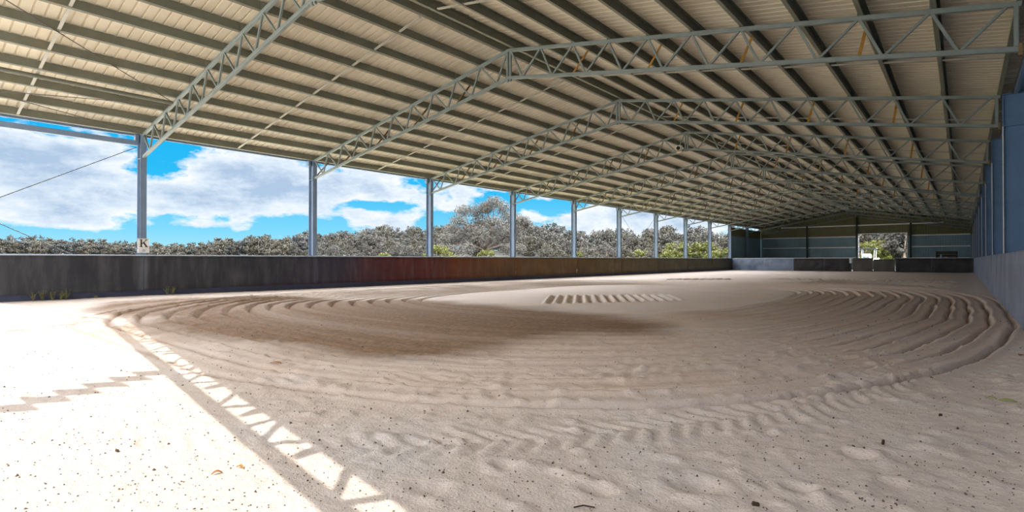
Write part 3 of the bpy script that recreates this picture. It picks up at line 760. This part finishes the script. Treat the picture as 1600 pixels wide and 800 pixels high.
# the big spreading gum between two columns
LOBES = [(-52,372,1.5),(-44,355,1.5),(-58,388,1.4),(-30,346,1.6),(-24,330,1.5),(-6,328,1.7),(2,342,1.8),(14,322,1.5),(26,316,1.5),(38,322,1.6),(48,336,1.6),(60,342,1.4),(74,345,1.1),(82,352,.9),(-36,372,1.8),(-16,362,1.9),(4,364,1.9),(26,346,1.9),(40,360,1.9),(60,366,1.6),(-44,392,1.6),(-20,388,1.7),(46,386,1.6),(66,388,1.3),(24,376,1.5),(12,306+20,1.3)]
def big_gum():
    r = np.random.default_rng(19); k = 92*.96/F; vs = []; fs = []
    bx = rtv                                   # the crown is widest across the line from the shed
    by = Vector((-rtv.y, rtv.x, 0))
    e = empty('gum_tree'); tag(e, 'big spreading grey gum tree, tallest on the skyline, behind the third and fourth columns', 'tree')
    t = LMB(); root = Vector((0, 0, -.6)); fork = bx*.9 + Vector((0, 0, 2.6)); cen = []
    t.tube(root, fork, .42, 10, .32)
    for dx_, y_, rad in LOBES:
        c = bx*(dx_*k) + by*r.uniform(-3.2, 3.2)*(1-.5*abs(dx_)/80) + Vector((0, 0, (404-y_)*k*1.06+1.0)); cen.append((c, rad))
    mains = []
    for mx, my in ((-34, 374), (-8, 358), (24, 346), (44, 362), (56, 378)):
        q = bx*(mx*k) + by*r.uniform(-1.6, 1.6) + Vector((0, 0, (404-my)*k+.6)); mid = fork.lerp(q, .55) + Vector((r.uniform(-.3, .3), r.uniform(-.3, .3), .35)); mains.append(q)
        limb(t, [fork, mid, q], [.24, .17, .11])
    for c, rad in cen:
        q = min(mains, key=lambda p: (p-c).length); mid = q.lerp(c, .5) + Vector((r.uniform(-.3, .3), r.uniform(-.3, .3), -.25)); limb(t, [q, mid, c], [.10, .07, .035])
    for q in range(23000):
        c, rad = cen[r.integers(len(cen))]; d = r.normal(0, 1, 3); d /= np.linalg.norm(d)+1e-6
        p = np.array(c) + d*rad*(r.uniform(.35, 1.12))*np.array([1, 1, .72])
        a = r.normal(0, 1, 3); a[2] -= .7; a /= np.linalg.norm(a); b = np.cross(a, d+r.normal(0, .5, 3)); b /= np.linalg.norm(b)+1e-6
        s_ = .15*r.uniform(.6, 1.3); n0 = len(vs); w_ = s_*.42; nn = np.cross(a, b)*s_*.12
        vs += [tuple(p-a*s_), tuple(p+b*w_+nn), tuple(p+a*s_), tuple(p-b*w_+nn)]; fs += [(n0, n0+1, n0+2), (n0, n0+2, n0+3)]
    t.build('trunk', M['bark_dark'], e, True); m = LMB(); m.add(vs, fs); m.build('crown', M['leaf_big'], e)
    return e
big = big_gum()
pb = on_terrain(748, 92); big.location = (pb[0], pb[1], pb[2]*.0+.1)
kinds = [make_tree(8.5, 7.5, 40, 2800, .30, 21, M['leaf_grey'], base=.06), make_tree(8.5, 8.5, 46, 2800, .30, 22, M['leaf_olive'], base=.05),
         make_tree(8.5, 7.0, 36, 2600, .30, 23, M['leaf_blue_haze'], base=.08), make_tree(8.5, 6.5, 30, 2000, .28, 24, M['leaf_grey'], base=.12)]
farkinds = [make_tree(8.5, 8.5, 30, 1500, .45, 31, M['leaf_blue_haze'], base=.05), make_tree(8.5, 9.0, 30, 1500, .45, 32, M['leaf_olive'], base=.05)]
LAB = ['pale grey-green gum tree in the bushland beyond the open side', 'olive gum tree in the bushland beyond the open side', 'dark blue-grey gum tree in the bushland beyond the open side', 'slender pale gum tree in the bushland beyond the open side']
used = {}
def place(proto, px, r, hgt, label, grp, sc_w=None):
    o = proto if proto.name not in used else proto.copy()
    if o is not proto: COL.objects.link(o)
    used[proto.name] = 1
    x, y, z = on_terrain(px, r); s = hgt/8.5; w = s*(sc_w or random.uniform(.9, 1.25))
    o.location = (x, y, z-.15); o.scale = (w, w, s); o.rotation_euler = (0, 0, random.uniform(0, 6.28))
    return tag(o, label, 'tree', grp)
rd = random.Random(5)
# far left ridge, small, with haze put into the bluish leaf colour
px = -40
while px < 500:
    R, _ = ridge(px)
    for k, (fr, hs) in enumerate(((1.0, 1.0), (.86, .95), (.72, .85), (.58, .7))):
        kd = rd.choice((0, 0, 1)) if k < 2 else rd.choice((0, 1, 1))
        place(farkinds[kd], px+rd.uniform(-8, 8), R*fr*rd.uniform(.96, 1.03), 8.3*hs*rd.uniform(.8, 1.12), 'small blue-grey tree on the distant ridge left of the big gum' if kd == 0 else 'small olive tree on the distant ridge left of the big gum', 'trees on the distant ridge', 1.15)
    px += 8.5*F/R*.80
# mid bushland
px = 470
while px < 1165:
    R, _ = ridge(px)
    for k, (fr, hs) in enumerate(((1.0, 1.0), (.86, .9), (.73, .72), (.6, .5), (.5, .4), (.43, .32))):
        if fr*R < 96 and 680 < px < 825: continue
        d_, _ = az_dir(px)
        if (d_*R*fr).x > XL-7: continue
        kd = rd.choice((0, 1, 2, 1)) if k < 2 else rd.choice((0, 1, 3, 0))
        place(kinds[kd], px+rd.uniform(-12, 12), R*fr*rd.uniform(.97, 1.03), 8.6*hs*rd.uniform(.82, 1.1), LAB[kd], 'gum trees in the bushland')
    px += 8.0*F/R*.70
for px, r, h, kd in ((818,122,7.0,1), (833,116,6.4,0), (826,104,4.6,1), (682,118,6.6,1), (700,126,6.0,0), (790,124,6.0,2), (845,106,4.6,3)):
    place(kinds[kd], px, r, h, LAB[kd], 'gum trees in the bushland')
# behind the doorway
for px, r, h, kd in ((1335,118,10,1),(1352,125,11,0),(1372,120,10,1),(1390,126,11,2),(1408,118,10,0),(1425,122,10,2),(1398,104,6.5,2),(1412,100,6.5,0),(1345,108,7.5,1),(1385,110,7,1)):
    place(kinds[kd], px, r, h, LAB[kd].replace('beyond the open side', 'framed by the far doorway'), 'gum trees beyond the doorway')
# bright yellow-green bushes
bush = make_tree(3.2, 4.4, 26, 2200, .17, 41, M['leaf_green'], False, .02, name='bush')
bl = [(905,70,2.2),(978,66,1.9),(1000,64,2.5),(1062,68,3.4),(1050,60,2.3),(1082,70,2.6),(1098,70,3.6),(1118,66,2.4),(1131,72,2.9),(600,74,1.9),(684,60,2.8),(760,66,2.2)]
for i, (px, r, h) in enumerate(bl):
    o = bush if i == 0 else bush.copy()
    if i: COL.objects.link(o)
    x, y, z = on_terrain(px, r); o.location = (x, y, z); o.scale = (h/3.2,)*3; o.rotation_euler = (0, 0, i*1.3)
    tag(o, 'bright yellow-green bush just above the kickboard beyond the open side', 'bush', 'yellow-green bushes beyond the open side')
for i, (px, r, h) in enumerate(((1358, 101, 3.3), (1368, 99, 3.0), (1379, 103, 3.6), (1389, 104, 3.2))):
    o = bush.copy(); COL.objects.link(o); x, y, z = on_terrain(px, r); o.location = (x, y, z); o.scale = (h/3.2,)*3; o.rotation_euler = (0, 0, i*2.1)
    tag(o, 'bright yellow-green bush seen through the far doorway beside the tractor', 'bush', 'yellow-green bushes beyond the doorway')

# ------------------------------------------------------------------ tractor behind the gate
def tractor():
    e = empty('tractor', (-8.75, 77.5, -.16), 'small pale tractor with roll-over canopy parked outside the far doorway', 'tractor'); e.scale = (1.3, 1.3, 1.1)
    P_ = lambda m, n, mt, sm=False, par=e: m.build(n, mt, par, sm)
    tp = plain('tractor_paint', (.50, .54, .52), .4); dk = M['post']
    m = LMB(); m.cham(-.30, .30, -1.45, -.2, .62, 1.80, .09); P_(m, 'bonnet', tp)
    m = LMB(); m.cham(-.22, .22, -1.50, -1.44, .68, 1.30, .02); P_(m, 'grille', dk)
    for s in (-1, 1):
        m = LMB(); m.lathe([(.02,0),(.075,.01),(.075,.05),(.05,.07)], (s*.17, -1.44, 1.52), (0,-1,0), 12); P_(m, 'headlight', M['white'])
    m = LMB(); m.cham(-.2, .2, -1.3, .9, .42, .66, .04); P_(m, 'chassis', dk)
    m = LMB(); m.cham(-.42, .42, -.2, .75, .62, .74, .03); P_(m, 'platform', dk)
    m = LMB(); m.cham(-.23, .23, .25, .68, .78, .92, .04); m.cham(-.23, .23, .60, .72, .92, 1.32, .04); P_(m, 'seat', M['black'])
    m = LMB(); m.tube((0,-.2,1.25), (0,.08,1.38), .025, 8); P_(m, 'steering_column', dk)
    m = LMB()
    c = Vector((0,.1,1.38)); ax = Vector((0,.6,.8)); a = ax.orthogonal().normalized(); b = ax.cross(a)
    for i in range(16):
        m.tube(c+(a*math.cos(i*PI/8)+b*math.sin(i*PI/8))*.19, c+(a*math.cos((i+1)*PI/8)+b*math.sin((i+1)*PI/8))*.19, .016, 6)
    m.tube(c-a*.19, c+a*.19, .012, 6); P_(m, 'steering_wheel', M['black'])
    for s in (-1, 1):
        w = LMB(); w.lathe([(.30,-.16),(.56,-.16),(.62,-.10),(.63,0),(.62,.10),(.56,.16),(.30,.16)], (s*.62, .55, .63), (1,0,0), 28)
        for i in range(18):
            aa = i*2*PI/18; w.bar((s*.62-.14, .55+math.cos(aa)*.63, .63+math.sin(aa)*.63), (s*.62+.14, .55+math.cos(aa+.2)*.63, .63+math.sin(aa+.2)*.63), .03, .03)
        wo = P_(w, 'rear_wheel', M['rubber'])
        h = LMB(); h.lathe([(.30,-.10),(.30,.10),(.12,.13),(.05,.14)], (s*.62, .55, .63), (s,0,0), 20); P_(h, 'hub', tp, False, wo)
        w = LMB(); w.lathe([(.18,-.1),(.34,-.1),(.38,-.05),(.38,.05),(.34,.1),(.18,.1)], (s*.5, -1.1, .38), (1,0,0), 22); wo = P_(w, 'front_wheel', M['rubber'])
        h = LMB(); h.lathe([(.18,-.06),(.18,.06),(.06,.09)], (s*.5, -1.1, .38), (s,0,0), 16); P_(h, 'hub', tp, False, wo)
        f = LMB()
        for i in range(8):
            a0, a1 = math.radians(20+i*17), math.radians(37+i*17)
            f.bar((s*.62, .55-math.cos(a0)*.70, .63+math.sin(a0)*.70), (s*.62, .55-math.cos(a1)*.70, .63+math.sin(a1)*.70), .38, .02, (0,0,1))
        P_(f, 'mudguard', M['white'])
        r = LMB(); r.rhs((s*.52, .80, .7), (s*.52, .80, 2.30), .07, .07); r.rhs((s*.52, .80, 2.28), (s*.50, -.35, 2.30), .05, .05); r.rhs((s*.46, -.30, 1.2), (s*.50, -.35, 2.28), .05, .05); P_(r, 'canopy_post', M['white'])
    m = LMB(); m.cham(-.68, .68, -.55, 1.0, 2.30, 2.42, .04); P_(m, 'canopy', dk)
    m = LMB(); m.tube((.18,-.9,1.75), (.18,-.9,2.15), .03, 10); P_(m, 'exhaust', dk)
    # front loader arms and bucket
    for s in (-1, 1):
        m = LMB(); m.rhs((s*.42,-.25,1.15), (s*.42,-1.55,.95), .07, .10); m.rhs((s*.42,-1.5,.97), (s*.42,-2.0,.45), .07, .10); P_(m, 'loader_arm', M['white'])
    m = LMB(); m.prism([(-.05,.05),(.55,.05),(.55,.09),(.0,.12),(-.01,.62),(-.05,.62)], (-.75,-2.05,.02), (.75,-2.05,.02)); P_(m, 'bucket', dk)
    return e
tractor()

# dark crate and little things by the right end board
def crate():
    x0, x1, y0, y1, h = -1.9, -.35, 63.2, 64.2, 1.86
    m = MB(); w = metal('dark_timber', (.06, .045, .03), .3, .8, 0, 4)
    e = empty('timber_crate', (-1.1, 63.7, 0), 'dark brown slatted timber crate standing behind the right end kickboard', 'crate')
    for k in range(7):
        z = .16 + k*.245
        m.box(x0, x1, y0, y0+.03, z, z+.21); m.box(x0, x1, y1-.03, y1, z, z+.21); m.box(x0, x0+.03, y0+.03, y1-.03, z, z+.21); m.box(x1-.03, x1, y0+.03, y1-.03, z, z+.21)
    m.build('slat_wall', w, e)
    for x in (x0+.03, x1-.11):
        for y in (y0+.03, y1-.11): q = MB(); q.box(x, x+.08, y, y+.08, 0, h); q.build('corner_post', w, e)
    q = MB(); q.box(x0, x1, y0, y1, h, h+.03); q.build('lid', w, e)
    for y in (y0, (y0+y1)/2-.05, y1-.1): q = MB(); q.box(x0, x1, y, y+.1, .0, .12); q.build('skid', w, e)
crate()
bb = plain('blue_plastic', (.25, .55, .75), .35)
m = MB(); m.lathe([(.05,0),(.07,.01),(.07,.17),(.05,.21),(.025,.235),(.025,.25)], (-1.42, Y_BOARD+.03, ZT+.025), (0,0,1), 16)
bt = tag(m.build('drink_bottle', bb, None, True), 'small pale blue bottle on the rail right of the dark crate', 'bottle')
m = MB(); m.lathe([(.03,.25),(.03,.285)], (-1.42, Y_BOARD+.03, ZT+.025), (0,0,1), 14); m.build('lid', M['white'], bt)
m = MB(); m.cham(-1.24, -.98, Y_BOARD-.02, Y_BOARD+.08, ZT+.025, ZT+.085, .02)
tag(m.build('glove', plain('tan_leather', (.5, .38, .3), .8)), 'small tan folded glove on the rail beside the blue bottle', 'glove')

# speaker-like weather box at the fourth truss apex
e = empty('camera_box', (XM-.28, FY[4]-.12, zb(.28)+.02), 'small white and orange box fixed near the peak of the third truss past letter K', 'box')
m = LMB(); m.cham(-.13, .13, -.12, .06, -.1, .2, .03); m.build('housing', M['white'], e)
m = LMB(); m.lathe([(.02,0),(.085,.005),(.085,.03),(.06,.035)], (.0, -.12, .07), (.3,-1,0), 16); m.build('lens', M['black'], e)
m = LMB(); m.cham(-.11, .11, -.135, -.118, -.09, -.02, .006); m.build('orange_panel', M['fly'], e)
# ------------------------------------------------------------------ unseen tag strings at the open front, shaped to cast the wavy shadows
u0 = 7.45-1.0
KX, KY = -.5, .88
def hang_x(u): return XM+u
web = plain('webbing', (.1, .12, .2), .8)
def tag_string(x, L, wmax, pitch, lab):
    u = abs(x-XM); z1 = zb(u)-.04; m = MB(); n = int(L/pitch*10); ax, ay = .87, .49
    for i in range(n+1):
        w = .02 + (wmax-.02)*(1-abs((i % 10)/5-1))
        for sg in (-1, 1):
            for t in (-1, 1):
                m.v.append((x + sg*w*ax - t*.003*ay, FY[0] + sg*w*ay + t*.003*ax, z1 - L*i/n))
    for i in range(n):
        a = 4*i; b = a+4
        m.f += [(a, a+1, b+1, b), (a+1, a+3, b+3, b+1), (a+3, a+2, b+2, b+3), (a+2, a, b, b+2)]
    m.f += [(2, 3, 1, 0), (4*n, 4*n+1, 4*n+3, 4*n+2)]
    return tag(m.build('tag_string', web), lab, 'tag string')
tag_string(-6.06 + .5*4.75, 3.2, .27, .25, 'string of flat diamond tags hanging from front truss, casting the zigzag shadow')
tag_string(XM+.02, 3.2, .20, .55, 'string of flat tags hanging from the peak of the front truss')

# ------------------------------------------------------------------ small things on the sand
def weed(seed, h):
    r = random.Random(seed); m = MB()
    for k in range(16):
        a = r.uniform(0, 2*PI); l = h*r.uniform(.5, 1); lean = r.uniform(.1, .5)
        d = Vector((math.cos(a)*lean, math.sin(a)*lean, 1)).normalized(); p = Vector((0, 0, -.01))
        m.tube(p, p+d*l, .004, 4, .002)
        for q in range(4):
            c = p + d*l*(.3+.2*q); b = r.uniform(0, 2*PI); t = Vector((math.cos(b), math.sin(b), .3)); s = Vector((-math.sin(b), math.cos(b), 0))*.014; e_ = .05*r.uniform(.6, 1.2)
            n0 = len(m.v); m.v += [tuple(c), tuple(c+t*e_*.5+s), tuple(c+t*e_), tuple(c+t*e_*.5-s)]; m.f.append((n0, n0+1, n0+2, n0+3))
    return m.build('weed', weedm)
weedm = metal('weed_leaf', (.22, .22, .07), .4, .7, 0, 9, ((.40, .32, .12), .8))
def onX(px, py, X):
    d = fwv + rtv*((px-800)/F) - upv*((py-400)/F); t = X/d.x; return CAMP + d*t
wl = [(52,470,.26,'tall dry weed at the left end of the kickboard foot'), (66,470,.32,'second dry weed from the left at the kickboard foot'), (82,470,.30,'third dry weed along the near left kickboard'), (95,470,.28,'dry weed just left of the tallest one by the kickboard'), (103,470,.36,'tallest dry weed by the near left kickboard, rightmost of its clump'), (150,470,.10,'low green weed flat on the sand by the near kickboard'), (261,464,.30,'green weed left of the pair under the letter K'), (270,464,.32,'green weed right of the pair under the letter K')]
for i, (px, py, h, lab) in enumerate(wl):
    p = onX(px, py, XB+.16); w = weed(60+i, h); w.location = (p.x, p.y, sand_z(p.x, p.y)); tag(w, lab, 'weed', 'weeds at the foot of the left kickboard')
def ground_at(px, py):
    d = fwv + rtv*((px-800)/F) - upv*((py-400)/F); t = -CAMP.z/d.z; p = CAMP + d*t; z = sand_z(p.x, p.y); t = (z-CAMP.z)/d.z; p = CAMP + d*t; return p.x, p.y, sand_z(p.x, p.y)
def leaf_obj(px, py, mat, l, lab, cat='leaf', rot=0):
    x, y, z = ground_at(px, py); m = MB(); n = 8; vs = []
    for i in range(n+1):
        t = i/n; w = l*.22*math.sin(PI*min(1, t*.96+.02)); c = .012*math.sin(PI*t)
        vs += [((t-.5)*l, -w, c+.004), ((t-.5)*l, 0, c), ((t-.5)*l, w, c+.004), ((t-.5)*l, -w, c+.007), ((t-.5)*l, 0, c+.003), ((t-.5)*l, w, c+.007)]
    fs = []
    for i in range(n):
        a = 6*i; b = a+6; fs += [(a,b,b+1,a+1),(a+1,b+1,b+2,a+2),(a+3,a+4,b+4,b+3),(a+4,a+5,b+5,b+4),(a,a+3,b+3,b),(a+2,b+2,b+5,a+5)]
    m.add(vs, fs); o = m.build(cat, mat); o.location = (x, y, z+.004); o.rotation_euler = (0, 0, rot); return tag(o, lab, cat)
brown = plain('dead_leaf', (.40, .20, .06), .7); greenl = plain('green_leaf', (.28, .36, .06), .6); darkb = plain('dark_bark', (.07, .045, .03), .8)
leaf_obj(431, 568, brown, .13, 'orange-brown dead leaf on the sand beside the damp patch', rot=.6)
leaf_obj(375, 733, brown, .05, 'orange dead leaf lying in the sunlit sand', rot=.3)
leaf_obj(339, 742, plain('red_leaf', (.36, .14, .06), .7), .05, 'reddish dead leaf in sunlit sand, left of the orange one', rot=1.2)
leaf_obj(1549, 624, greenl, .07, 'small bright green leaf near the right edge of the sand', rot=.2)
leaf_obj(1575, 628, greenl, .11, 'larger dark-stalked green leaf near the right edge of the sand', rot=.1)
leaf_obj(1595, 556, brown, .12, 'brown dead leaf at the foot of the right kickboard', rot=1.4)
def chip(px, py, l, lab, rot, h=.02):
    x, y, z = ground_at(px, py); m = MB(); m.cham(-l/2, l/2, -l*.2, l*.2, 0, h, min(.006, h/3)); o = m.build('bark_chip', darkb); o.location = (x, y, z-.002); o.rotation_euler = (.1, .15, rot); return tag(o, lab, 'bark chip')
chip(1180, 790, .035, 'dark brown bark chip at the bottom edge, right of the twig', .5)
chip(1379, 695, .03, 'dark bark chip standing right of the orange footprint', 1.4, .035)
chip(183, 706, .03, 'dark bark chip lying in the middle of the sunlit sand', .2)
chip(1469, 650, .03, 'small dark bark chip up the sand from the chevron track end', .9)
x, y, z = ground_at(912, 795); m = MB(); m.tube((-.045, 0, .006), (.0, .008, .012), .0035, 6); m.tube((0, .008, .012), (.05, 0, .006), .0035, 6)
o = m.build('twig', darkb); o.location = (x, y, z); o.rotation_euler = (0, 0, YAW); tag(o, 'thin dark twig on the sand at the bottom of the picture', 'twig')
# loose dark crumbs scattered over the sand: nobody could count them
def crumbs():
    r = np.random.default_rng(77); n = 2600; m = MB(); C = []
    while len(C) < n:
        px = r.uniform(0, 1600); py = 500 + 300*r.uniform(0, 1)**1.0
        d = fwv + rtv*((px-800)/F) - upv*((py-400)/F); t = -CAMP.z/d.z; p = CAMP + d*t
        if -18.5 < p.x < .6 and .2 < p.y < 30: C.append((p.x, p.y))
    A = np.array(C); Z = sand_height(A[None, :, 0], A[None, :, 1])[0]
    for (x, y), z in zip(C, Z):
        s = r.uniform(.0022, .0055)*(1+.10*math.hypot(x, y)) * (1.6 if r.random() < .06 else 1)
        a = r.uniform(0, 6.28); ca, sa = math.cos(a)*s, math.sin(a)*s; k = r.uniform(.5, .9); h = s*r.uniform(.7, 1.3)
        m.add([(x+ca, y+sa, z), (x-sa*k, y+ca*k, z), (x-ca, y-sa, z), (x+sa*k, y-ca*k, z), (x+ca*.2, y+sa*.2, z+h), (x, y, z-s*.6)], [(0,1,4),(1,2,4),(2,3,4),(3,0,4),(1,0,5),(2,1,5),(3,2,5),(0,3,5)])
    return tag(m.build('soil_crumbs', metal('crumb', (.10, .075, .055), .5, .9, 0, 30)), 'dark crumbs of bark and soil scattered over the sand', 'crumbs', None, 'stuff')
crumbs()

# ------------------------------------------------------------------ light: sun and sky
SUN_TO = Vector((.5, -.88, 1.0)).normalized()
sl = bpy.data.lights.new('sun', 'SUN'); sl.energy = 2.0; sl.angle = math.radians(.25); sl.color = (1, .94, .83)
so = bpy.data.objects.new('sun', sl); COL.objects.link(so); so.rotation_euler = (-SUN_TO).to_track_quat('-Z', 'Y').to_euler(); so.location = (10, -20, 30)

w = bpy.data.worlds.new('World'); sc.world = w; w.use_nodes = True; nt = w.node_tree
bg = nt.nodes['Background']; tc = N(nt, 'ShaderNodeTexCoord'); dirv = tc.outputs['Generated']
sep = N(nt, 'ShaderNodeSeparateXYZ'); nt.links.new(dirv, sep.inputs[0]); dx, dy, dz = sep.outputs
hor = math_n(nt, 'SQRT', math_n(nt, 'ADD', math_n(nt, 'MULTIPLY', dx, dx), math_n(nt, 'MULTIPLY', dy, dy)))
el = math_n(nt, 'ARCTAN2', dz, hor)                                  # elevation, radians
azm = math_n(nt, 'ARCTAN2', math_n(nt, 'MULTIPLY', dx, -1), dy)      # compass angle to the left of the shed's axis
def blob(a, e, ra, re, s):
    qa = math_n(nt, 'DIVIDE', math_n(nt, 'SUBTRACT', azm, math.radians(a)), math.radians(ra))
    qe = math_n(nt, 'DIVIDE', math_n(nt, 'SUBTRACT', el, math.radians(e)), math.radians(re))
    q = math_n(nt, 'ADD', math_n(nt, 'MULTIPLY', qa, qa), math_n(nt, 'MULTIPLY', qe, qe))
    return math_n(nt, 'MULTIPLY', math_n(nt, 'EXPONENT', math_n(nt, 'MULTIPLY', q, -1)), s)
def pix(x, y):
    d = fwv + rtv*((x-800)/F) - upv*((y-400)/F); return math.degrees(math.atan2(-d.x, d.y)), math.degrees(math.atan2(d.z, math.hypot(d.x, d.y)))
cmb = N(nt, 'ShaderNodeCombineXYZ'); nt.links.new(math_n(nt, 'MULTIPLY', azm, 1.0), cmb.inputs[0]); nt.links.new(math_n(nt, 'MULTIPLY', el, 2.1), cmb.inputs[1])
nb = noise(nt, cmb.outputs[0], 9, 8, .58); nd = noise(nt, cmb.outputs[0], 26, 6, .6)
dens = math_n(nt, 'ADD', math_n(nt, 'MULTIPLY', math_n(nt, 'SUBTRACT', nb, .5), 2.2), math_n(nt, 'MULTIPLY', math_n(nt, 'SUBTRACT', nd, .5), 1.1))
B = [(90,265,9,4.0,.75),(20,235,8,3,.4),(390,285,7,2.2,.75),(320,300,6,2.6,.55),(480,290,6,1.6,.5),(580,295,7,1.8,.6),(700,325,4,1.2,.5),(600,350,4,1.0,.55),(100,350,5,.7,.35),(330,352,4,.5,.35),(840,340,4,1.2,.5),(950,345,5,1.4,.55),(1060,352,5,1.2,.6),(1000,330,5,1.2,.35),
     (250,255,3.2,2.6,-.9),(420,350,8,.9,-.55),(150,368,9,.8,-.7),(600,322,5,.7,-.7),(870,330,2.6,1.4,-.7),(780,318,2.5,1.2,-.6),(70,200,7,.9,-.6),(500,355,3,.8,-.4),(690,348,2,.8,-.5)]
for x, y, ra, re, s in B:
    a, e = pix(x, y); dens = math_n(nt, 'ADD', dens, blob(a, e, ra, re, s))
cov = math_n(nt, 'MULTIPLY_ADD', dens, 2.4, .02, clamp=True)
cov = ramp(nt, cov, [(.05, 0.0), (.75, 1.0)])
# cloud colour: white tops, blue-grey bellies (where the cloud is thick)
sh = noise(nt, cmb.outputs[0], 14, 8, .68)
cl = ramp(nt, math_n(nt, 'MULTIPLY_ADD', dens, .45, math_n(nt, 'SUBTRACT', sh, .42)), [(.12, (.93, .96, 1.0)), (.36, (.70, .81, .93)), (.66, (.42, .56, .75))])
blue = ramp(nt, math_n(nt, 'DIVIDE', el, PI/2, clamp=True), [(0, (.46, .80, .93)), (.03, (.22, .68, .94)), (.08, (.03, .50, .90)), (.16, (.0, .42, .86)), (.5, (.05, .30, .75))])
sky = mix(nt, cov, blue, cl)
# unseen sky overhead and behind, brightened to fill the interior, brightest round the sun
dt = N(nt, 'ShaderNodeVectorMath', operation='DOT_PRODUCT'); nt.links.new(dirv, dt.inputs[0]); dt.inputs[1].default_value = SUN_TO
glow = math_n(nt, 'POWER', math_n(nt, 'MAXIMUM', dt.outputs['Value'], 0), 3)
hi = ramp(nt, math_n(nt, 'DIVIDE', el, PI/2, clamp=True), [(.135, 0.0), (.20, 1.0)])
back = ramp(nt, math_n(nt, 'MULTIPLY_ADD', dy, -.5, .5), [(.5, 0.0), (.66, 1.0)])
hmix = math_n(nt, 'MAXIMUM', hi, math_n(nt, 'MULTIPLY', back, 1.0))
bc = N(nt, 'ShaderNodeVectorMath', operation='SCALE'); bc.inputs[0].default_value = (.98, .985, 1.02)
# added fill dimmed towards the front of the shed, strong over the open left side
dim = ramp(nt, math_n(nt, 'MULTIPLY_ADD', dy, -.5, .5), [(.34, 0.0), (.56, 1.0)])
fill_band = ramp(nt, math_n(nt, 'DIVIDE', el, PI/2, clamp=True), [(.22, 1.0), (.38, .08)])     # bright band added above the seen sky to light the interior
lit = math_n(nt, 'MULTIPLY', fill_band, math_n(nt, 'MULTIPLY_ADD', dim, -29.0, 29.0))
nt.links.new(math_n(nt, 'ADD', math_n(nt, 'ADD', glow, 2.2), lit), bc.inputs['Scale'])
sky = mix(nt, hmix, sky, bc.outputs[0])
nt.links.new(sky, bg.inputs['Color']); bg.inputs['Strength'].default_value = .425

sc.view_settings.view_transform = 'Standard'; sc.view_settings.look = 'None'; sc.view_settings.gamma = 1; sc.view_settings.exposure = 1.32
sc.view_settings.use_curve_mapping = False
sc.cycles.diffuse_bounces = 8; sc.cycles.max_bounces = 12
